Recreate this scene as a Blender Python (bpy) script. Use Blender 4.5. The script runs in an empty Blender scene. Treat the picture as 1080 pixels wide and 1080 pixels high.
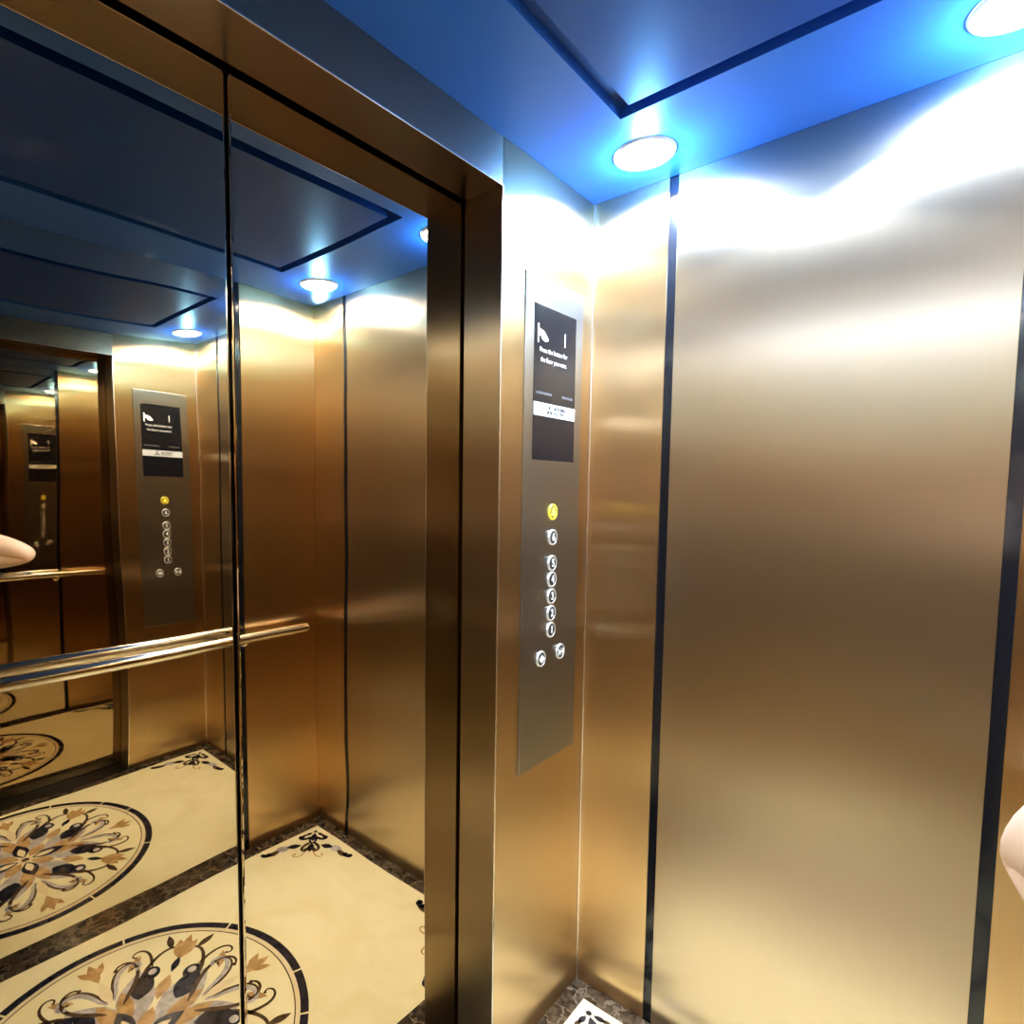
import bpy, bmesh, math, random
from mathutils import Vector, Matrix
random.seed(4)
PI = math.pi
C = bpy.context.scene.collection

# ---------------------------------------------------------------- dimensions (metres)
W, D, ZC, H = 1.0164, 1.0346, 2.2035, 2.10      # half width, depth, ceiling height, door height
E_, JX = 0.1115, 0.597                          # door set-back behind the front wall, half door opening
SW = 0.022                                      # black joint width
SEAM_F, SEAM_R = -0.2096, -D + 0.1983           # joints of the side walls
RS = 0.6646                                     # joint of the rear wall
CAM = Vector((-0.5011, -0.7894, 1.4259))

# ---------------------------------------------------------------- helpers
def tag(o, label=None, cat=None, group=None, kind=None):
    if label: o['label'] = label
    if cat: o['category'] = cat
    if group: o['group'] = group
    if kind: o['kind'] = kind
    return o

def empty(name, loc=(0, 0, 0)):
    o = bpy.data.objects.new(name, None); C.objects.link(o); o.location = loc
    o.empty_display_size = 0.05
    return o

def obj(name, bm, mats, parent=None, smooth=False, loc=None):
    me = bpy.data.meshes.new(name)
    bmesh.ops.recalc_face_normals(bm, faces=bm.faces)
    if smooth:
        for f in bm.faces: f.smooth = True
    bm.to_mesh(me); bm.free()
    for m in (mats if isinstance(mats, (list, tuple)) else [mats]): me.materials.append(m)
    o = bpy.data.objects.new(name, me); C.objects.link(o)
    if parent: o.parent = parent
    if loc: o.location = loc
    return o

def box(bm, x0, x1, y0, y1, z0, z1, bev=0.0, mat=0, seg=2):
    r = bmesh.ops.create_cube(bm, size=1.0)
    vs = r['verts']
    for v in vs:
        v.co = Vector(((x0+x1)/2 + v.co.x*(x1-x0), (y0+y1)/2 + v.co.y*(y1-y0), (z0+z1)/2 + v.co.z*(z1-z0)))
    fs = set(f for v in vs for f in v.link_faces)
    if bev > 0:
        es = list(set(e for v in vs for e in v.link_edges))
        rr = bmesh.ops.bevel(bm, geom=es, offset=bev, segments=seg, affect='EDGES', profile=0.5)
        fs = set(f for f in fs if f.is_valid) | set(rr['faces'])
    for f in fs: f.material_index = mat
    return bm

def BX(*a, **k): return box(bmesh.new(), *a, **k)

def lathe(bm, prof, M, n=40, cap=True, mat=0):
    """prof: (r, h) pairs, swept round local z; M places it."""
    rings = []
    for r, h in prof:
        if r < 1e-6: rings.append([bm.verts.new(M @ Vector((0, 0, h)))])
        else: rings.append([bm.verts.new(M @ Vector((r*math.cos(2*PI*i/n), r*math.sin(2*PI*i/n), h))) for i in range(n)])
    for a, b in zip(rings, rings[1:]):
        for i in range(n):
            j = (i+1) % n
            if len(a) == 1 and len(b) == 1: continue
            vs = [a[0], b[i], b[j]] if len(a) == 1 else ([a[i], b[0], a[j]] if len(b) == 1 else [a[i], b[i], b[j], a[j]])
            bm.faces.new(vs).material_index = mat
    return bm

def tube(bm, pts, rads, n=20, mat=0):
    """swept round tube with rounded ends through pts"""
    rings = []
    for i, p in enumerate(pts):
        a = pts[max(i-1, 0)]; b = pts[min(i+1, len(pts)-1)]
        t = (Vector(b)-Vector(a)).normalized()
        u = t.cross(Vector((0, 0, 1)))
        if u.length < 1e-4: u = t.cross(Vector((1, 0, 0)))
        u.normalize(); v = t.cross(u)
        rings.append([bm.verts.new(Vector(p) + (u*math.cos(2*PI*k/n) + v*math.sin(2*PI*k/n))*rads[i]) for k in range(n)])
    for a, b in zip(rings, rings[1:]):
        for k in range(n): bm.faces.new([a[k], a[(k+1) % n], b[(k+1) % n], b[k]]).material_index = mat
    bm.faces.new(rings[0]); bm.faces.new(rings[-1])
    return bm

# ---------------------------------------------------------------- materials
def mat(name):
    m = bpy.data.materials.new(name); m.use_nodes = True
    nt = m.node_tree
    return m, nt, nt.nodes['Principled BSDF']

def plain(name, col, rough=0.5, metal=0.0, emit=None, es=0.0, coat=0.0):
    m, nt, b = mat(name)
    b.inputs['Base Color'].default_value = (*col, 1); b.inputs['Roughness'].default_value = rough
    b.inputs['Metallic'].default_value = metal; b.inputs['Coat Weight'].default_value = coat
    if emit:
        b.inputs['Emission Color'].default_value = (*emit, 1); b.inputs['Emission Strength'].default_value = es
    return m

def brushed(name, col, rough, aniso, metal=1.0, grain=0.03):
    """vertical hairline finish: reflections are drawn out sideways"""
    m, nt, b = mat(name); N, Lk = nt.nodes, nt.links
    b.inputs['Metallic'].default_value = metal
    b.inputs['Anisotropic'].default_value = aniso
    g = N.new('ShaderNodeNewGeometry')
    cr = N.new('ShaderNodeVectorMath'); cr.operation = 'CROSS_PRODUCT'; cr.inputs[1].default_value = (0, 0, 1)
    Lk.new(g.outputs['Normal'], cr.inputs[0])
    nm = N.new('ShaderNodeVectorMath'); nm.operation = 'NORMALIZE'; Lk.new(cr.outputs[0], nm.inputs[0])
    Lk.new(nm.outputs[0], b.inputs['Tangent'])
    mp = N.new('ShaderNodeMapping'); mp.inputs['Scale'].default_value = (700, 700, 9)
    Lk.new(g.outputs['Position'], mp.inputs['Vector'])
    no = N.new('ShaderNodeTexNoise'); no.inputs['Scale'].default_value = 1.0; no.inputs['Detail'].default_value = 2
    Lk.new(mp.outputs[0], no.inputs['Vector'])
    mx = N.new('ShaderNodeMix'); mx.data_type = 'RGBA'
    mx.inputs['A'].default_value = (*[c*(1-grain) for c in col], 1); mx.inputs['B'].default_value = (*[min(1, c*(1+grain)) for c in col], 1)
    Lk.new(no.outputs['Fac'], mx.inputs['Factor']); Lk.new(mx.outputs['Result'], b.inputs['Base Color'])
    mr = N.new('ShaderNodeMapRange'); mr.inputs['To Min'].default_value = rough*(1-grain*3); mr.inputs['To Max'].default_value = rough*(1+grain*3)
    Lk.new(no.outputs['Fac'], mr.inputs['Value']); Lk.new(mr.outputs['Result'], b.inputs['Roughness'])
    return m

def mirror(name, col, rough, wave=0.0, wscale=2.5):
    m, nt, b = mat(name); N, Lk = nt.nodes, nt.links
    b.inputs['Metallic'].default_value = 1.0; b.inputs['Base Color'].default_value = (*col, 1)
    b.inputs['Roughness'].default_value = rough
    if wave > 0:
        g = N.new('ShaderNodeNewGeometry')
        no = N.new('ShaderNodeTexNoise'); no.inputs['Scale'].default_value = wscale; no.inputs['Detail'].default_value = 0.5
        Lk.new(g.outputs['Position'], no.inputs['Vector'])
        bp = N.new('ShaderNodeBump'); bp.inputs['Strength'].default_value = 1.0; bp.inputs['Distance'].default_value = wave
        Lk.new(no.outputs['Fac'], bp.inputs['Height']); Lk.new(bp.outputs[0], b.inputs['Normal'])
    return m

def marble(name, c0, c1, scale, rough, veins=None, vscale=6, lo=0.35, hi=0.65):
    m, nt, b = mat(name); N, Lk = nt.nodes, nt.links
    g = N.new('ShaderNodeNewGeometry')
    no = N.new('ShaderNodeTexNoise'); no.inputs['Scale'].default_value = scale; no.inputs['Detail'].default_value = 6; no.inputs['Distortion'].default_value = 0.8
    Lk.new(g.outputs['Position'], no.inputs['Vector'])
    cr = N.new('ShaderNodeValToRGB'); cr.color_ramp.elements[0].position = lo; cr.color_ramp.elements[1].position = hi
    cr.color_ramp.elements[0].color = (*c0, 1); cr.color_ramp.elements[1].color = (*c1, 1)
    Lk.new(no.outputs['Fac'], cr.inputs['Fac'])
    out = cr.outputs['Color']
    if veins:
        ad = N.new('ShaderNodeVectorMath'); ad.operation = 'MULTIPLY_ADD'; ad.inputs[1].default_value = (0.06, 0.06, 0.06)
        Lk.new(no.outputs['Color'], ad.inputs[0]); Lk.new(g.outputs['Position'], ad.inputs[2])
        vo = N.new('ShaderNodeTexVoronoi'); vo.feature = 'DISTANCE_TO_EDGE'; vo.inputs['Scale'].default_value = vscale
        Lk.new(ad.outputs[0], vo.inputs['Vector'])
        r2 = N.new('ShaderNodeValToRGB'); r2.color_ramp.elements[0].position = 0.0; r2.color_ramp.elements[1].position = 0.05
        r2.color_ramp.elements[0].color = (1, 1, 1, 1); r2.color_ramp.elements[1].color = (0, 0, 0, 1)
        Lk.new(vo.outputs['Distance'], r2.inputs['Fac'])
        mx = N.new('ShaderNodeMix'); mx.data_type = 'RGBA'; mx.inputs['B'].default_value = (*veins, 1)
        Lk.new(r2.outputs['Color'], mx.inputs['Factor']); Lk.new(out, mx.inputs['A']); out = mx.outputs['Result']
    Lk.new(out, b.inputs['Base Color']); b.inputs['Roughness'].default_value = rough
    b.inputs['Specular IOR Level'].default_value = 0.4
    return m

M_DOOR = mirror('gold_mirror', (0.52, 0.41, 0.275), 0.012, 0.0016, 3.2)
M_REAR = mirror('clear_mirror', (0.84, 0.81, 0.75), 0.008, 0.0003, 2.0)
M_WALL = brushed('brushed_bronze_steel', (0.58, 0.485, 0.37), 0.30, 0.80)
M_STRIP = brushed('brushed_gold_strip', (0.74, 0.545, 0.33), 0.30, 1.0)
M_FRONT = brushed('brushed_gold_front', (0.66, 0.495, 0.305), 0.29, 1.0)
M_JAMB = brushed('polished_gold_jamb', (0.42, 0.325, 0.205), 0.28, 1.0, grain=0.0)
M_TRANSOM = mirror('satin_gold_transom', (0.36, 0.31, 0.26), 0.25)
M_PLATE = brushed('brushed_steel_plate', (0.43, 0.425, 0.42), 0.34, 0.9)
M_BLACK = plain('black_gloss_joint', (0.012, 0.013, 0.018), 0.12, 0.0, coat=0.3)
M_DARK = plain('dark_gap', (0.006, 0.006, 0.007), 0.6)
M_TRIM = plain('polished_trim', (0.86, 0.80, 0.76), 0.22, 1.0)
M_CHROME = mirror('polished_steel_rail', (0.93, 0.91, 0.88), 0.12)
M_SILL = brushed('aluminium_sill', (0.55, 0.52, 0.47), 0.3, 0.3)
M_SCREEN = plain('screen_glass', (0.010, 0.011, 0.016), 0.10, 0.0, coat=0.4)
M_WHITE = plain('white_print', (0.85, 0.86, 0.88), 0.5, 0.0, (0.9, 0.95, 1.0), 0.2)
M_MSG = plain('grey_white_print', (0.62, 0.64, 0.66), 0.5, 0.0, (0.9, 0.95, 1.0), 0.15)
M_DIMPRINT = plain('dim_print', (0.09, 0.095, 0.11), 0.5)
M_BAND = plain('white_band', (0.50, 0.52, 0.56), 0.4)
M_BLKPRINT = plain('black_print', (0.015, 0.015, 0.02), 0.5)
M_RING = plain('silver_button_ring', (0.85, 0.86, 0.88), 0.35, 0.75)
M_BTN = plain('dark_button_face', (0.10, 0.10, 0.105), 0.3, 0.6)
M_YRING = plain('yellow_lit_ring', (0.75, 0.62, 0.08), 0.35, 0.2, (1.0, 0.78, 0.08), 0.12)
M_YBTN = plain('olive_button_face', (0.20, 0.17, 0.03), 0.4, 0.2)
M_YPRINT = plain('yellow_lit_bell', (0.85, 0.75, 0.1), 0.4, 0.0, (1.0, 0.85, 0.15), 0.45)
M_LENS = plain('lit_lens', (1, 1, 1), 0.4, 0.0, (0.90, 0.95, 1.0), 80.0)
M_LRING = plain('downlight_ring', (0.85, 0.87, 0.9), 0.3, 0.6)
M_CREAM = marble('cream_marble', (0.81, 0.745, 0.48), (0.87, 0.81, 0.57), 7, 0.16)
M_EMP = marble('dark_emperador_marble', (0.018, 0.013, 0.010), (0.095, 0.075, 0.055), 30, 0.14, (0.22, 0.18, 0.14), 16)
M_NAVY = marble('inlay_navy', (0.012, 0.012, 0.022), (0.04, 0.04, 0.06), 40, 0.15)
M_BROWN = marble('inlay_brown', (0.06, 0.035, 0.022), (0.13, 0.085, 0.055), 40, 0.15)
M_LAV = marble('inlay_lavender', (0.36, 0.34, 0.35), (0.60, 0.57, 0.57), 30, 0.15)
M_TAN = marble('inlay_tan', (0.40, 0.25, 0.11), (0.58, 0.40, 0.20), 30, 0.15)
M_PALE = marble('inlay_pale', (0.72, 0.62, 0.42), (0.80, 0.70, 0.50), 30, 0.15)

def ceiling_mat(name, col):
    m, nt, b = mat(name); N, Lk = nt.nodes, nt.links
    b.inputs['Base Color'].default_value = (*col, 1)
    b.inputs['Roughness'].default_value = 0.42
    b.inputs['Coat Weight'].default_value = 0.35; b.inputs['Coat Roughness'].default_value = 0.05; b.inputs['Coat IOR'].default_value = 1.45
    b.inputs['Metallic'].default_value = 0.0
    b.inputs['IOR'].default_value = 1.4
    b.inputs['Specular Tint'].default_value = (0.35, 0.62, 1.0, 1)  # blue sheen tint, part of the painted lens flare
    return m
M_CEIL = ceiling_mat('flare_blue_ceiling', (0.028, 0.125, 0.43))  # lens-flare blue painted into the base colour of a dark mirror finish
M_CEILP = ceiling_mat('faint_flare_ceiling_panel', (0.008, 0.058, 0.26))  # same painted flare, weaker on the middle panel away from the lamps

M_GROOVE = plain('groove_flare_blue', (0.015, 0.055, 0.19), 0.5)  # groove carries the painted flare blue as well
# ================================================================= SETTING
# ---------------- floor with its marble inlay
FX, FY0, FY1 = W, -D, 0.0
BW = 0.052
bm = bmesh.new()
def quad(x0, y0, x1, y1, z, mi):
    vs = [bm.verts.new((x, y, z)) for x, y in ((x0, y0), (x1, y0), (x1, y1), (x0, y1))]
    bm.faces.new(vs).material_index = mi
box(bm, -FX, FX, FY0, FY1, -0.04, -0.002, mat=0)
quad(-FX+BW, FY0+BW, FX-BW, FY1-BW, 0, 0)
quad(-FX, FY0, FX, FY0+BW, 0, 1); quad(-FX, FY1-BW, FX, FY1, 0, 1)
quad(-FX, FY0+BW, -FX+BW, FY1-BW, 0, 1); quad(FX-BW, FY0+BW, FX, FY1-BW, 0, 1)
# inlay pen: everything is drawn as thin flush stone pieces
class Pen:
    def __init__(s, M, z): s.M = M; s.z = z
    def poly(s, pts, mi, lift=0):
        vs = [bm.verts.new((*(s.M @ Vector((p[0], p[1], 1))).xy, s.z + lift)) for p in pts]
        try: bm.faces.new(vs).material_index = mi
        except ValueError: pass
    def strip(s, cl, wd, mi, lift=0):
        L, R = [], []
        for i, p in enumerate(cl):
            a, b = cl[max(i-1, 0)], cl[min(i+1, len(cl)-1)]
            dx, dy = b[0]-a[0], b[1]-a[1]; l = math.hypot(dx, dy) or 1
            w = wd[i]/2
            L.append((p[0]-dy/l*w, p[1]+dx/l*w)); R.append((p[0]+dy/l*w, p[1]-dx/l*w))
        for i in range(len(cl)-1): s.poly([R[i], R[i+1], L[i+1], L[i]], mi, lift)
    def petal(s, x, y, a, ln, w, mi, lift=0, n=14, sharp=1.0):
        pts = []
        for k in range(n+1):
            t = k/n; pts.append((t*ln, w/2*math.sin(PI*t**sharp)))
        for k in range(n-1, 0, -1):
            t = k/n; pts.append((t*ln, -w/2*math.sin(PI*t**sharp)))
        c, sn = math.cos(a), math.sin(a)
        s.poly([(x+c*p[0]-sn*p[1], y+sn*p[0]+c*p[1]) for p in pts], mi, lift)
    def disc(s, x, y, r, mi, lift=0, n=20):
        s.poly([(x+r*math.cos(2*PI*k/n), y+r*math.sin(2*PI*k/n)) for k in range(n)], mi, lift)
    def scroll(s, x, y, a, ln, turn, w0, w1, mi, lift=0, n=26, curl=1.6, dot=True):
        """a ribbon that starts at heading a and winds up ever tighter"""
        cl = [(x, y)]; wd = []
        h = a; st = ln/n
        for k in range(n):
            t = k/n
            h += turn*(1+curl)*t**curl/n
            x += st*math.cos(h)*(1-0.55*t); y += st*math.sin(h)*(1-0.55*t); cl.append((x, y))
        for k in range(n+1):
            t = k/n; wd.append(w0*(1-t)+w1*t if t > 0.12 else (w0*(0.3+0.7*t/0.12)))
        s.strip(cl, wd, mi, lift)
        if dot: s.disc(x, y, w1*1.0, mi, lift)
    def ring(s, r0, r1, mi, n=120, lift=0, gaps=()):
        for k in range(n):
            a0, a1 = 2*PI*k/n, 2*PI*(k+1)/n
            m_ = mi if not any(abs(k-g) < 0.5 for g in gaps) else 7
            if m_ == 7:
                am = a0 + (a1-a0)*0.75
                s.poly([(r0*math.cos(a0), r0*math.sin(a0)), (r1*math.cos(a0), r1*math.sin(a0)), (r1*math.cos(am), r1*math.sin(am)), (r0*math.cos(am), r0*math.sin(am))], mi, lift)
                a0 = am; m_ = 0
            s.poly([(r0*math.cos(a0), r0*math.sin(a0)), (r1*math.cos(a0), r1*math.sin(a0)), (r1*math.cos(a1), r1*math.sin(a1)), (r0*math.cos(a1), r0*math.sin(a1))], m_, lift)
NAVY, BROWN, LAV, TAN, PALE = 2, 3, 4, 5, 6
def medallion():
    S = Matrix(((0.452, 0, 0.03), (0, 0.422, -0.497), (0, 0, 1)))
    P = Pen(S, 0.0003)
    P.ring(0.945, 1.0, NAVY, gaps=(4, 11, 21, 34, 49, 64, 79, 94, 109)); P.ring(0.915, 0.945, PALE); P.ring(0.907, 0.915, BROWN)
    for q in range(4):
        for mir in (1, -1):
            R = Matrix.Rotation(q*PI/2, 3, 'Z'); F = Matrix(((1, 0, 0), (0, mir, 0), (0, 0, 1)))
            p = Pen(S @ R @ F, 0.0003)
            # broad lavender petals with a dark curled head
            p.petal(0.10, 0.02, 0.42, 0.50, 0.24, LAV, 0.0001)
            p.petal(0.30, 0.13, 0.55, 0.26, 0.15, NAVY, 0.0002, sharp=0.8)
            p.disc(0.47, 0.27, 0.062, NAVY, 0.00025); p.disc(0.475, 0.285, 0.028, LAV, 0.0003)
            p.petal(0.16, 0.03, 0.15, 0.30, 0.10, TAN, 0.00022)
            # scrolls in grey brown
            p.scroll(0.34, 0.05, 0.75, 0.72, -3.6, 0.034, 0.014, BROWN, 0.0003)
            p.scroll(0.42, 0.02, 0.30, 0.62, 4.4, 0.046, 0.016, LAV, 0.00032)
            p.scroll(0.44, 0.02, 0.22, 0.60, 4.6, 0.020, 0.010, BROWN, 0.00036)
            p.scroll(0.50, 0.22, 0.95, 0.55, 4.2, 0.030, 0.012, BROWN, 0.00034)
            p.scroll(0.52, 0.30, 0.30, 0.46, -4.6, 0.024, 0.010, BROWN, 0.00034)
            p.petal(0.60, 0.16, 0.9, 0.16, 0.055, TAN, 0.0003)
            p.petal(0.72, 0.00, 0.55, 0.15, 0.05, TAN, 0.0003)
            p.petal(0.58, 0.46, 0.25, 0.16, 0.05, BROWN, 0.0003)
        p = Pen(S @ Matrix.Rotation(q*PI/2, 3, 'Z'), 0.0003)
        p.petal(0.04, 0, 0, 0.26, 0.12, NAVY, 0.0004); p.petal(0.06, 0, 0, 0.16, 0.06, PALE, 0.00045)
        p.petal(0.66, 0, 0, 0.22, 0.07, TAN, 0.0004); p.petal(0.40, 0, 0, 0.26, 0.07, PALE, 0.0004)
        p = Pen(S @ Matrix.Rotation(q*PI/2+PI/4, 3, 'Z'), 0.0003)
        p.petal(0.05, 0, 0, 0.20, 0.10, TAN, 0.00042); p.petal(0.30, 0, 0, 0.20, 0.09, TAN, 0.0004)
        p.petal(0.64, 0, 0.32, 0.20, 0.08, TAN, 0.0004); p.petal(0.64, 0, -0.32, 0.20, 0.08, TAN, 0.0004); p.petal(0.64, 0, 0, 0.24, 0.07, TAN, 0.00042)
        p.petal(0.52, 0, 0, 0.14, 0.05, NAVY, 0.00045)
    Pen(S, 0.0003).disc(0, 0, 0.055, PALE, 0.0005); Pen(S, 0.0003).disc(0, 0, 0.03, BROWN, 0.0006)
medallion()
def corner(cx, cy, a):
    B = Matrix(((math.cos(a), -math.sin(a), cx), (math.sin(a), math.cos(a), cy), (0, 0, 1)))
    for mir in (1, -1):
        p = Pen(B @ Matrix(((1, 0, 0), (0, mir, 0), (0, 0, 1))), 0.0003)
        # local x points out of the corner towards the middle of the floor
        p.scroll(0.060, 0.004, 0.95, 0.11, 5.2, 0.018, 0.009, NAVY)
        p.scroll(0.100, 0.006, 0.75, 0.13, -5.0, 0.016, 0.009, BROWN, 0.0001)
        p.petal(0.030, 0.010, 0.9, 0.036, 0.016, NAVY); p.petal(0.042, 0.026, 0.9, 0.034, 0.014, BROWN)
        p.petal(0.122, 0.040, 1.25, 0.06, 0.030, NAVY, 0.0001)
        p.petal(0.130, 0.078, 1.00, 0.075, 0.040, LAV); p.petal(0.160, 0.118, 0.75, 0.06, 0.026, BROWN, 0.0001)
        p.scroll(0.178, 0.150, 0.45, 0.055, 3.2, 0.024, 0.010, NAVY, 0.0001)
        p.scroll(0.150, 0.012, 0.3, 0.13, 4.4, 0.006, 0.005, TAN)
    p = Pen(B, 0.0003)
    p.disc(0.022, 0, 0.008, NAVY); p.petal(0.034, 0, 0, 0.06, 0.026, NAVY, 0.0001)
    p.strip([(0.07+0.024*math.cos(t)+0.012, 0.013*math.sin(t)) for t in [2*PI*k/18 for k in range(19)]], [0.010]*19, NAVY, 0.0002)
    p.petal(0.105, 0, 0, 0.065, 0.028, NAVY, 0.0002)
ox, oy = FX-BW-0.018, FY0+BW+0.018
corner(ox, oy, math.radians(136)); corner(-ox, oy, math.radians(44))
corner(ox, FY1-BW-0.018, math.radians(224)); corner(-ox, FY1-BW-0.018, math.radians(-44))
floor = obj('floor', bm, [M_CREAM, M_EMP, M_NAVY, M_BROWN, M_LAV, M_TAN, M_PALE]); tag(floor, 'cream marble floor with dark border and round inlaid medallion', 'floor', kind='structure')

# ---------------- ceiling: perimeter, recessed dark groove, middle panel
GX, GY0, GY1, GW = 0.70, -0.785, -0.225, 0.032
bm = bmesh.new()
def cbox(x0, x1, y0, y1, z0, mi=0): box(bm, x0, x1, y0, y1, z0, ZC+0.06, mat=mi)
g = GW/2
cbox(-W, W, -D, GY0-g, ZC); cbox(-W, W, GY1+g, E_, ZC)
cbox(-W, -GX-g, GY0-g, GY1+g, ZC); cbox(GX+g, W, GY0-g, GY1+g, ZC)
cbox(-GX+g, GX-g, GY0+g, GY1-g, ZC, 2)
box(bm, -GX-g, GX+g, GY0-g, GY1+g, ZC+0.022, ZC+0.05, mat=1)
ceiling = obj('ceiling', bm, [M_CEIL, M_GROOVE, M_CEILP]); tag(ceiling, 'dark glossy ceiling with grooved middle panel, lens-flare blue put into its colour', 'ceiling', kind='structure')

# ---------------- side walls: black backing shows as joints between panels
def side_wall(name, s, lab):
    o = obj(name, BX(s*(W+0.004), s*(W+0.05), -D, 0.0, 0, ZC), M_BLACK); tag(o, lab, 'wall', kind='structure')
    x0, x1 = sorted((s*W, s*(W+0.006)))
    h = SW/2
    for y0, y1, m in ((SEAM_F+h, 0.0, M_STRIP), (SEAM_R+h, SEAM_F-h, M_WALL), (-D, SEAM_R-h, M_STRIP)):
        obj('panel', BX(x0, x1, y0, y1, 0, ZC, bev=0.0008), m, o)
    return o
side_wall('wall_right', 1, 'right wall of brushed bronze panels with black joints')
side_wall('wall_left', -1, 'left wall of brushed bronze panels with black joints')
# ---------------- rear wall with its big mirror
wb = obj('wall_back', BX(-W-0.05, W+0.05, -D-0.05, -D-0.004, 0, ZC), M_BLACK); tag(wb, 'back wall with wide mirror between two gold strips', 'wall', kind='structure')
for x0, x1, m, nm in ((-W, -RS-SW/2, M_STRIP, 'panel'), (RS+SW/2, W, M_STRIP, 'panel'), (-RS+SW/2, RS-SW/2, M_REAR, 'mirror')):
    obj(nm, BX(x0, x1, -D-0.006, -D, 0, ZC, bev=0.0008), m, wb)
# ---------------- front wall: returns, transom, jamb linings
bm = bmesh.new()
box(bm, JX, W+0.05, 0, E_-0.006, 0, ZC, bev=0.0012); box(bm, -W-0.05, -JX, 0, E_-0.006, 0, ZC, bev=0.0012)
wf = obj('wall_front', bm, M_FRONT); tag(wf, 'brushed gold front wall around the lift doors', 'wall', kind='structure')
obj('transom', BX(-JX, JX, 0, E_-0.010, H, ZC, bev=0.0015), M_TRANSOM, wf)
for s in (-1, 1):
    a, b = sorted((s*JX, s*(JX-0.0015)))
    obj('jamb_lining', BX(a, b, 0.0005, E_-0.006, 0, H, bev=0.0004), M_JAMB, wf)
    a, b = sorted((s*(JX-0.0022), s*(JX+0.0022)))
    obj('edge_strip', BX(a, b, -0.0012, 0.0010, 0.0, H, bev=0.0005), M_TRIM, wf)
obj('edge_strip', BX(-JX, JX, -0.0012, 0.0010, H-0.0015, H+0.0015, bev=0.0005), M_TRIM, wf)
shaft = obj('wall_shaft', BX(-W, W, E_+0.05, E_+0.07, -0.02, ZC+0.06), M_DARK); tag(shaft, 'dark shaft behind the lift doors', 'wall', kind='structure')
# ---------------- corner trims, sill
for k, s in enumerate((1, -1)):
    a, b = sorted((s*(W-0.007), s*W))
    t = obj('trim_%d' % (k+1), BX(a, b, -0.007, 0.0, 0, ZC, bev=0.002), M_TRIM)
    tag(t, 'polished %s corner trim strip' % ('right' if s > 0 else 'left'), 'trim', kind='structure')
bm = BX(-JX+0.002, JX-0.002, 0.0, E_+0.045, -0.03, -0.0005, bev=0.001)
for k in range(5): box(bm, -JX+0.002, JX-0.002, 0.014+k*0.022, 0.022+k*0.022, -0.004, 0.0012, bev=0.0006)
sill = obj('trim_3', bm, M_SILL); tag(sill, 'grooved aluminium door sill', 'sill', kind='structure')
# ---------------- the two mirror-gold door leaves
def door(name, s, lab):
    x0, x1 = sorted((s*0.0028, s*(JX+0.06)))
    o = obj(name, BX(x0, x1, E_, E_+0.03, 0.004, H+0.045, bev=0.0045, seg=4), M_DOOR)
    for f in o.data.polygons: f.use_smooth = False
    a, b = sorted((s*0.0016, s*0.0046))
    obj('edge_seal', BX(a, b, E_+0.010, E_+0.028, 0.006, H+0.04, bev=0.001), M_BLACK, o)
    return tag(o, lab, 'door', kind='structure')
door('door_1', 1, 'right lift door leaf of mirror-polished gold')
door('door_2', -1, 'left lift door leaf of mirror-polished gold')

# ================================================================= DOWNLIGHTS
LX, LYF, LYR = 0.872, -0.195, -0.80
def downlight(x, y, lab, power=60, added_flare_glow=9.0):
    t = tag(empty('downlight', (x, y, ZC)), lab, 'light', 'ceiling downlights')
    I = Matrix.Identity(4)
    bm = bmesh.new(); lathe(bm, [(0.060, 0.0), (0.060, -0.004), (0.062, -0.006), (0.066, -0.004), (0.068, 0.0)], I, 48)
    obj('trim_ring', bm, M_LRING, t, True)
    bm = bmesh.new(); lathe(bm, [(0.0, -0.0085), (0.03, -0.0080), (0.050, -0.0060), (0.0602, -0.002)], I, 48)
    obj('lens', bm, M_LENS, t, True)
    l = bpy.data.lights.new('beam', 'SPOT'); l.energy = power; l.color = (0.84, 0.93, 1.0)
    l.spot_size = math.radians(138); l.spot_blend = 0.07; l.shadow_soft_size = 0.035
    lo = bpy.data.objects.new('beam', l); C.objects.link(lo); lo.parent = t; lo.location = (0, 0, -0.014)
    l2 = bpy.data.lights.new('added_flare_glow', 'POINT'); l2.energy = added_flare_glow; l2.color = (0.18, 0.50, 1.0); l2.shadow_soft_size = 0.02; l2.cycles.use_multiple_importance_sampling = False  # added blue lamp imitating a lens-flare halo, no part of the fitting
    lo2 = bpy.data.objects.new('added_flare_glow', l2); C.objects.link(lo2); lo2.parent = t; lo2.location = (0, 0, -0.045)
    return t
downlight(LX, LYF, 'round white downlight in the front right ceiling corner, above the control panel', 50)
downlight(LX, LYR, 'round white downlight in the rear right ceiling corner, at the upper right frame edge', 60)
downlight(-LX, LYF, 'round white downlight in the front left ceiling corner', 40, 1.5)
downlight(-LX, LYR, 'round white downlight in the rear left ceiling corner', 40, 1.5)

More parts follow.
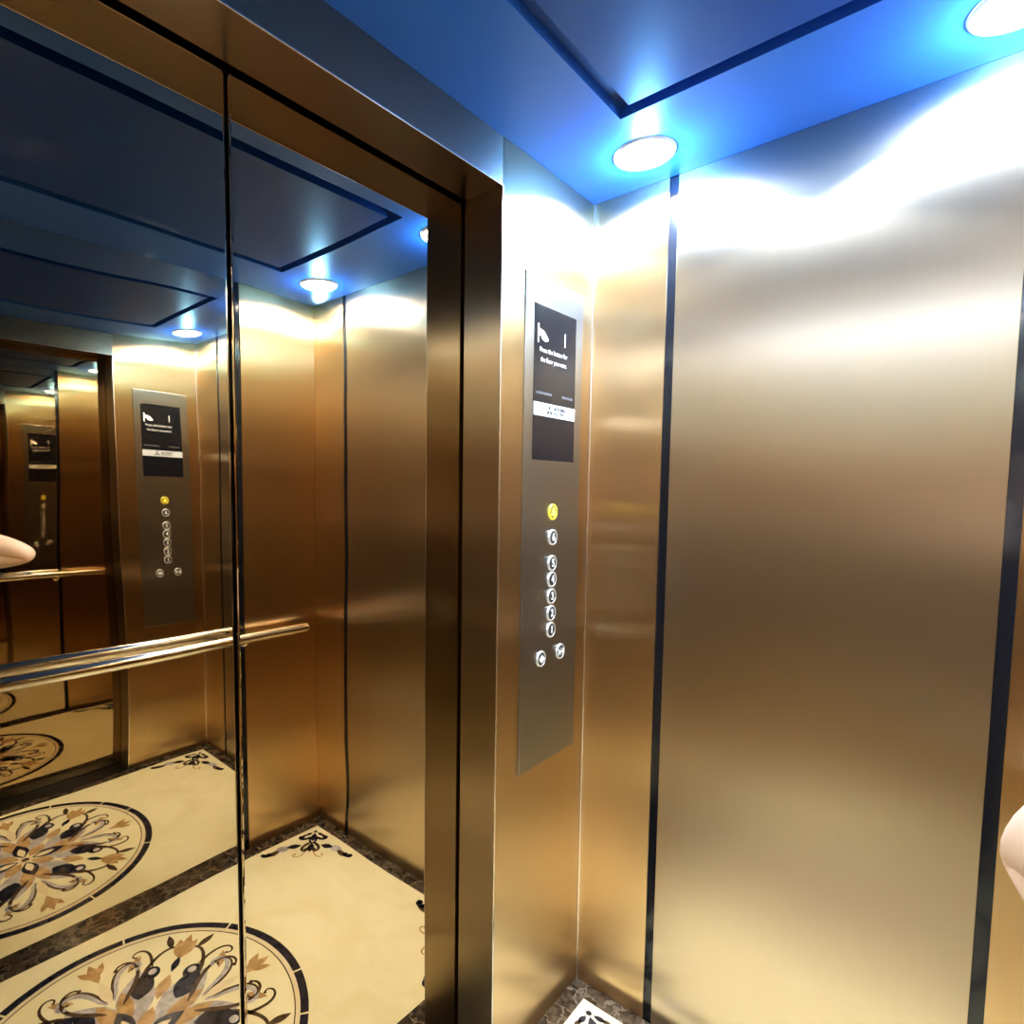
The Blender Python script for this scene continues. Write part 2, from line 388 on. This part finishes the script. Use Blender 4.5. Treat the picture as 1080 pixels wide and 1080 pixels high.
# ================================================================= CONTROL PANEL
cp = tag(empty('control_panel', (0.8239, 0.0, 0.732)), 'tall steel lift control panel with screen and column of round buttons beside the doors', 'control panel')
def local(o):   # children keep world coordinates they were built in
    o.location = -cp.location if o.parent == cp else o.location
    return o
PX0, PX1, PZ0, PZ1 = 0.6885, 0.9592, 0.732, 1.9467
PY = -0.0045
local(obj('faceplate', BX(PX0, PX1, PY, 0.0, PZ0, PZ1, bev=0.0012), M_PLATE, cp))
scr = local(obj('screen', BX(0.7235, 0.9220, PY-0.0012, PY+0.001, 1.510, 1.8805, bev=0.0005), M_SCREEN, cp))
SY = PY-0.0012
def onscreen(name, bm, m, par): return obj(name, bm, m, par)
band = onscreen('logo_band', BX(0.7240, 0.9215, SY-0.0006, SY+0.0002, 1.6170, 1.6490), M_BAND, scr)
def text(s, x, z, size, m, par, name, y, align='LEFT', off=0.0, sx=1.0):
    cu = bpy.data.curves.new(name, 'FONT'); cu.body = s; cu.size = size; cu.align_x = align; cu.align_y = 'CENTER'
    cu.offset = off; cu.extrude = 0.0002
    o = bpy.data.objects.new(name, cu); C.objects.link(o)
    dg = bpy.context.evaluated_depsgraph_get(); me = bpy.data.meshes.new_from_object(o.evaluated_get(dg))
    bpy.data.objects.remove(o); bpy.data.curves.remove(cu)
    me.materials.clear(); me.materials.append(m)
    Mx = Matrix.Translation((x, y, z)) @ Matrix.Rotation(PI/2, 4, 'X') @ Matrix.Diagonal((sx, 1, 1, 1))
    me.transform(Mx)
    o = bpy.data.objects.new(name, me); C.objects.link(o); o.parent = par
    return o
def flat(bm, pts, y):
    """flat mark of (x, z) points, a hair thick"""
    a = [bm.verts.new((p[0], y, p[1])) for p in pts]; b = [bm.verts.new((p[0], y+0.0003, p[1])) for p in pts]
    bm.faces.new(a); bm.faces.new(b[::-1])
    for i in range(len(pts)): bm.faces.new([a[i], b[i], b[(i+1) % len(pts)], a[(i+1) % len(pts)]])
    return bm
# marks on the screen
bm = bmesh.new()
ix, iz = 0.742, 1.812
flat(bm, [(ix-0.004, iz-0.022), (ix+0.001, iz-0.022), (ix+0.001, iz+0.022), (ix-0.004, iz+0.022)], SY-0.0005)
flat(bm, [(ix+0.001, iz+0.012), (ix+0.012, iz+0.010), (ix+0.024, iz+0.008), (ix+0.036, iz-0.002), (ix+0.044, iz-0.010), (ix+0.040, iz-0.014), (ix+0.030, iz-0.016), (ix+0.016, iz-0.012), (ix+0.010, iz-0.004), (ix+0.001, iz-0.004)], SY-0.0005)
onscreen('hand_symbol', bm, M_WHITE, scr)
text('1', 0.8655, 1.813, 0.048, M_WHITE, scr, 'floor_digit', SY-0.0004, 'CENTER', sx=0.55)
text('Press the button for', 0.747, 1.775, 0.0162, M_MSG, scr, 'message_line', SY-0.0004, sx=0.98)
text('the floor you want.', 0.752, 1.752, 0.0162, M_MSG, scr, 'message_line', SY-0.0004, sx=0.98)
for x0, x1, z in ((0.735, 0.802, 1.672), (0.855, 0.900, 1.672)):
    x = x0; bm = bmesh.new()
    while x < x1:
        w = random.uniform(0.004, 0.009); flat(bm, [(x, z-0.003), (x+w, z-0.003), (x+w, z+0.003), (x, z+0.003)], SY-0.0004); x += w+0.002
    onscreen('small_print', bm, M_DIMPRINT, scr)
# three diamonds and the maker's name
bm = bmesh.new()
dx, dz, r = 0.7965, 1.6335, 0.0125
for a in (90, 210, 330):
    u = Vector((math.cos(math.radians(a)), math.sin(math.radians(a)))); v = Vector((-u.y, u.x))
    flat(bm, [(dx+q.x, dz-0.002+q.y) for q in (u*0.0004, u*r*0.62+v*r*0.36, u*r*1.24, u*r*0.62-v*r*0.36)], SY-0.0010)
onscreen('diamond_emblem', bm, M_BLKPRINT, band)
text('MITSUBISHI', 0.8165, 1.6382, 0.0118, M_BLKPRINT, band, 'maker_name', SY-0.0009, off=0.0002)
text('ELECTRIC', 0.8165, 1.6272, 0.0118, M_BLKPRINT, band, 'maker_name', SY-0.0009, off=0.0002)
# buttons
def button(x, z, mark, r=0.0206, yellow=False):
    M = Matrix.Translation((x, PY, z)) @ Matrix.Rotation(PI/2, 4, 'X')
    bm = bmesh.new(); lathe(bm, [(r, -0.001), (r, 0.0028), (r*0.97, 0.0040), (r*0.90, 0.0045), (r*0.82, 0.0045), (r*0.78, 0.0040), (r*0.77, 0.0025)], M, 40)
    b = local(obj('button', bm, M_YRING if yellow else M_RING, cp, True))
    bm = bmesh.new(); lathe(bm, [(r*0.78, 0.0030), (r*0.74, 0.0040), (r*0.4, 0.0043), (0, 0.0044)], M, 40)
    obj('button_face', bm, M_YBTN if yellow else M_BTN, b, True)
    y = PY-0.0049
    if mark == 'bell':
        bm = bmesh.new()
        r *= 1.25
        flat(bm, [(x+px*r, z+pz*r) for px, pz in ((-0.50, -0.34), (0.50, -0.34), (0.42, -0.22), (0.34, -0.05), (0.30, 0.20), (0.16, 0.38), (0.05, 0.48), (-0.05, 0.48), (-0.16, 0.38), (-0.30, 0.20), (-0.34, -0.05), (-0.42, -0.22))], y)
        flat(bm, [(x+px*r, z+pz*r) for px, pz in ((-0.12, -0.38), (0.12, -0.38), (0.08, -0.50), (-0.08, -0.50))], y)
        obj('bell_symbol', bm, M_YPRINT, b)
    elif mark == 'open':
        bm = bmesh.new()
        flat(bm, [(x-0.09*r, z-0.46*r), (x-0.09*r, z+0.46*r), (x-0.66*r, z)], y); flat(bm, [(x+0.09*r, z-0.46*r), (x+0.66*r, z), (x+0.09*r, z+0.46*r)], y)
        flat(bm, [(x-0.04*r, z-0.52*r), (x+0.04*r, z-0.52*r), (x+0.04*r, z+0.52*r), (x-0.04*r, z+0.52*r)], y)
        obj('arrow_symbol', bm, M_WHITE, b)
    elif mark == 'close':
        bm = bmesh.new()
        flat(bm, [(x-0.62*r, z-0.46*r), (x-0.08*r, z), (x-0.62*r, z+0.46*r)], y); flat(bm, [(x+0.62*r, z-0.46*r), (x+0.62*r, z+0.46*r), (x+0.08*r, z)], y)
        flat(bm, [(x-0.04*r, z-0.5*r), (x+0.04*r, z-0.5*r), (x+0.04*r, z+0.5*r), (x-0.04*r, z+0.5*r)], y)
        obj('arrow_symbol', bm, M_WHITE, b)
    else:
        text(mark, x, z, r*1.3, M_WHITE, b, 'digit', y, 'CENTER', off=0.0004)
    return b
button(0.8215, 1.3806, 'bell', yellow=True)['label'] = 'yellow lit alarm button with a bell'
for z, d in ((1.3158, '6'), (1.2496, '5'), (1.2075, '4'), (1.1640, '3'), (1.1200, '2'), (1.0765, '1')):
    button(0.8235, z, d)['label'] = 'round silver button numbered %s' % d
button(0.7790, 1.0086, 'open')['label'] = 'door open button'
button(0.8735, 1.0103, 'close')['label'] = 'door close button'

# ================================================================= HANDRAIL on the rear wall
RZ, RY, RX, RR = 0.882, -D+0.0748, 0.907, 0.0185
hr = tag(empty('handrail', (0, -D, RZ)), 'round polished steel handrail along the back wall below the mirror reflections', 'handrail')
pts, rad = [], []
N_ = 24
for k in range(N_+1):
    t = -1+2*k/N_; pts.append((RX*t, 0.0748, 0)); rad.append(RR)
for k in (1, 2, 3, 4):
    a = k/4*PI/2
    pts.append((RX+RR*math.sin(a)*0.9, 0.0748, 0)); rad.append(max(RR*math.cos(a), 0.0008))
    pts.insert(0, (-RX-RR*math.sin(a)*0.9, 0.0748, 0)); rad.insert(0, max(RR*math.cos(a), 0.0008))
obj('rail', tube(bmesh.new(), pts, rad, 24), M_CHROME, hr, True)
for s in (-1, 1):
    bm = bmesh.new(); x = s*0.64
    tube(bm, [(x, 0.002, -0.03), (x, 0.040, -0.03), (x, 0.064, -0.026), (x, 0.0735, -0.014)], [0.007]*4, 14)
    lathe(bm, [(0.0, 0.007), (0.022, 0.006), (0.024, 0.0), (0.0, 0.0)], Matrix.Translation((x, 0.0002, -0.03)) @ Matrix.Rotation(-PI/2, 4, 'X'), 28)
    obj('bracket', bm, M_CHROME, hr, True)

# ================================================================= CAMERA
yaw, pit, rol = math.radians(46.2704), math.radians(-4.1031), math.radians(0.199)
fwd = Vector((math.sin(yaw)*math.cos(pit), math.cos(yaw)*math.cos(pit), math.sin(pit)))
rt = Vector((math.cos(yaw), -math.sin(yaw), 0)); up = rt.cross(fwd)
rt2 = rt*math.cos(rol)+up*math.sin(rol); up2 = -rt*math.sin(rol)+up*math.cos(rol)

# ================================================================= PERSON taking the picture, back to the mirror
M_SKIN = plain('pale_skin', (0.82, 0.62, 0.50), 0.45); M_SKIN.node_tree.nodes['Principled BSDF'].inputs['Subsurface Weight'].default_value = 0.1
M_SHIRT = plain('dark_cloth', (0.05, 0.05, 0.06), 0.85); M_TROU = plain('grey_cloth', (0.08, 0.08, 0.09), 0.85)
M_HAIR = plain('dark_hair', (0.015, 0.012, 0.01), 0.5); M_SHOE = plain('black_shoe', (0.02, 0.02, 0.02), 0.4)
def skin(name, verts, edges, m, parent, root=0, sub=2, loc=(0, 0, 0)):
    me = bpy.data.meshes.new(name); me.from_pydata([v[0] for v in verts], edges, []); me.materials.append(m)
    o = bpy.data.objects.new(name, me); C.objects.link(o); o.parent = parent; o.location = loc
    sk = o.modifiers.new('Skin', 'SKIN'); sk.use_smooth_shade = True
    sv = me.skin_vertices[0].data if me.skin_vertices else None
    if sv is None:
        bpy.context.view_layer.objects.active = o
        sv = me.skin_vertices[0].data
    for i, v in enumerate(verts):
        r = v[1]; sv[i].radius = (r, r) if not isinstance(r, tuple) else r; sv[i].use_root = (i == root)
    ss = o.modifiers.new('Subdivision', 'SUBSURF'); ss.levels = sub; ss.render_levels = sub
    return o
PB = Vector((-0.52, -0.85, 0.0))
pr = tag(empty('person', PB), 'person with back to the mirror holding up a phone, bare elbow at the right edge', 'person')
ELB = Vector((-0.068, -0.831, 1.253)); SHR = Vector((-0.345, -0.915, 1.275)); WRI = Vector((-0.375, -0.872, 1.365))
V = []; Ed = []
def add(p, r, prev=None):
    V.append((tuple(Vector(p)-PB), r)); i = len(V)-1
    if prev is not None: Ed.append((prev, i))
    return i
pel = add((-0.52, -0.80, 0.90), (0.145, 0.085)); wai = add((-0.52, -0.85, 1.04), (0.125, 0.085), pel)
che = add((-0.52, -0.905, 1.20), (0.15, 0.095), wai); nb = add((-0.52, -0.925, 1.335), (0.075, 0.062), che)
ne = add((-0.52, -0.925, 1.40), 0.052, nb); hd = add((-0.52, -0.925, 1.46), (0.070, 0.085), ne); h2 = add((-0.52, -0.93, 1.53), (0.078, 0.090), hd); h3 = add((-0.52, -0.935, 1.595), (0.055, 0.065), h2)
def arm(sh, el, wr, fing, sgn):
    a = add(sh, 0.052, nb); b = add(sh.lerp(el, 0.5) + Vector((0, 0, -0.006)), 0.047, a); c = add(el, 0.033, b); d = add(el.lerp(wr, 0.35), 0.036, c); e = add(wr, 0.026, d)
    h = add(wr + (fing-wr)*0.42, (0.036, 0.018), e)
    return h, e
FR = Vector((-0.545, -0.840, 1.415))
hR, eR = arm(SHR, ELB, WRI, FR, 1)
base = V[hR]
hp = Vector(base[0]) + PB
for k, (dz, ln) in enumerate(((0.030, 0.070), (0.011, 0.080), (-0.009, 0.074), (-0.028, 0.058))):
    d = (FR-WRI).normalized()
    p1 = hp + d*0.028 + Vector((0, 0, dz*0.9)); i1 = add(p1, 0.010, hR)
    i2 = add(p1 + d*ln*0.5 + Vector((0, -0.004, 0)), 0.0088, i1); add(p1 + d*ln*0.85 + Vector((0, 0.012, 0)), 0.0075, i2)
t1 = add(hp + Vector((0.0, 0.004, 0.034)), 0.011, eR); add(hp + Vector((-0.035, 0.008, 0.055)), 0.009, t1)
SHL = Vector((-0.695, -0.915, 1.275)); ELL = Vector((-0.77, -0.885, 1.03)); WRL = Vector((-0.775, -0.80, 0.82)); FL = Vector((-0.772, -0.775, 0.65))
hL, eL = arm(SHL, ELL, WRL, FL, -1)
hp = Vector(V[hL][0]) + PB
for k, (dy, ln) in enumerate(((0.030, 0.066), (0.011, 0.075), (-0.009, 0.070), (-0.028, 0.055))):
    p1 = hp + Vector((0, dy*0.9, -0.032)); i1 = add(p1, 0.010, hL); i2 = add(p1 + Vector((0.003, 0, -ln*0.5)), 0.0088, i1); add(p1 + Vector((0.014, 0, -ln*0.85)), 0.0075, i2)
t1 = add(hp + Vector((0.006, 0.036, 0.012)), 0.011, eL); add(hp + Vector((0.012, 0.052, -0.03)), 0.009, t1)
for s in (-1, 1):
    x = -0.52 + s*0.09
    a = add((x, -0.815, 0.82), 0.080, pel); b = add((x+s*0.004, -0.825, 0.48), 0.055, a); c = add((x+s*0.006, -0.845, 0.10), 0.036, b); d = add((x+s*0.008, -0.845, 0.045), 0.036, c); e = add((x+s*0.018, -0.735, 0.032), (0.034, 0.026), d)
skin('body', V, Ed, M_SKIN, pr, sub=3)
def garment(name, pts, edges, m, sub=2): return skin(name, [(tuple(Vector(p)-PB), r) for p, r in pts], edges, m, pr, sub=sub)
garment('shirt', [((-0.52, -0.80, 0.80), (0.185, 0.118)), ((-0.52, -0.82, 0.93), (0.172, 0.116)), ((-0.52, -0.86, 1.04), (0.152, 0.112)), ((-0.52, -0.908, 1.20), (0.163, 0.103)), ((-0.52, -0.925, 1.325), (0.085, 0.072)),
                  (SHR, 0.062), (SHR.lerp(ELB, 0.32), 0.056), (SHL, 0.062), (SHL.lerp(ELL, 0.40), 0.056)],
        [(0, 1), (1, 2), (2, 3), (3, 4), (4, 5), (5, 6), (4, 7), (7, 8)], M_SHIRT)
tp = [((-0.52, -0.80, 0.905), (0.152, 0.090))]; te = []
for s in (-1, 1):
    x = -0.52+s*0.09; n = len(tp)
    tp += [((x, -0.815, 0.82), 0.090), ((x+s*0.004, -0.828, 0.48), 0.068), ((x+s*0.006, -0.845, 0.09), 0.052)]; te += [(0, n), (n, n+1), (n+1, n+2)]
garment('trousers', tp, te, M_TROU)
for s in (-1, 1):
    x = -0.52+s*0.098
    garment('shoe', [((x, -0.880, 0.044), (0.040, 0.040)), ((x+s*0.004, -0.82, 0.046), (0.042, 0.040)), ((x+s*0.012, -0.73, 0.038), (0.044, 0.033)), ((x+s*0.016, -0.69, 0.030), (0.030, 0.022))], [(0, 1), (1, 2), (2, 3)], M_SHOE)
bm = bmesh.new(); bmesh.ops.create_uvsphere(bm, u_segments=28, v_segments=18, radius=1)
for v in bm.verts:
    v.co = Vector((v.co.x*0.088, v.co.y*0.090-0.080, v.co.z*0.112+1.545))
bmesh.ops.delete(bm, geom=[v for v in bm.verts if v.co.y > -0.045 and v.co.z < 1.60], context='VERTS')
obj('hair', bm, M_HAIR, pr, True)
for s in (-1, 1):
    bm = bmesh.new(); bmesh.ops.create_uvsphere(bm, u_segments=16, v_segments=10, radius=0.011)
    obj('eye', bm, plain('eye_dark', (0.02, 0.015, 0.012), 0.1), pr, True, (s*0.032, 0.004, 1.518))
    bm = bmesh.new(); bmesh.ops.create_uvsphere(bm, u_segments=14, v_segments=10, radius=1)
    for v in bm.verts: v.co = Vector((v.co.x*0.008, v.co.y*0.018, v.co.z*0.030))
    obj('ear', bm, M_SKIN, pr, True, (s*0.080, -0.085, 1.51))
bm = bmesh.new(); bmesh.ops.create_cone(bm, segments=14, radius1=0.016, radius2=0.006, depth=0.045, cap_ends=True)
obj('nose', bm, M_SKIN, pr, True, (0, 0.010, 1.497))
bm = bmesh.new(); bmesh.ops.create_uvsphere(bm, u_segments=16, v_segments=8, radius=1)
for v in bm.verts: v.co = Vector((v.co.x*0.024, v.co.y*0.006, v.co.z*0.007))
obj('mouth', bm, plain('lip', (0.5, 0.2, 0.18), 0.4), pr, True, (0, 0.003, 1.460))
# the phone the picture is taken with, just behind the lens point
R3 = Matrix((rt2, up2, -fwd)).transposed().to_4x4()
ph = tag(empty('phone'), 'dark phone held up in the person\'s hand', 'phone')
ph.matrix_world = Matrix.Translation(CAM - fwd*0.012 - up2*0.045 + rt2*0.015) @ R3
obj('phone_body', BX(-0.036, 0.036, -0.075, 0.075, -0.004, 0.004, bev=0.003), plain('phone_shell', (0.03, 0.03, 0.035), 0.3), ph)
obj('phone_screen', BX(-0.033, 0.033, -0.071, 0.071, 0.0035, 0.0045), plain('phone_glass', (0.01, 0.01, 0.012), 0.1), ph)

cam = bpy.data.cameras.new('camera'); co = bpy.data.objects.new('camera', cam); C.objects.link(co)
cam.sensor_fit = 'HORIZONTAL'; cam.sensor_width = 36.0; cam.lens = 619.8836/1080*36.0
cam.shift_x = 101.3828/1080; cam.shift_y = 25.2254/1080
cam.clip_start = 0.005; cam.clip_end = 50
co.matrix_world = Matrix.Translation(CAM) @ R3
sc = bpy.context.scene
sc.camera = co
# ---------------------------------------------------------------- world and colour
w = bpy.data.worlds.new('world'); sc.world = w; w.use_nodes = True
w.node_tree.nodes['Background'].inputs['Color'].default_value = (0.02, 0.02, 0.025, 1)
w.node_tree.nodes['Background'].inputs['Strength'].default_value = 0.3
sc.view_settings.view_transform = 'Standard'
sc.view_settings.look = 'Medium High Contrast'
sc.view_settings.exposure = 0.25
sc.cycles.max_bounces = 14; sc.cycles.glossy_bounces = 12; sc.cycles.diffuse_bounces = 4
sc.cycles.sample_clamp_indirect = 8
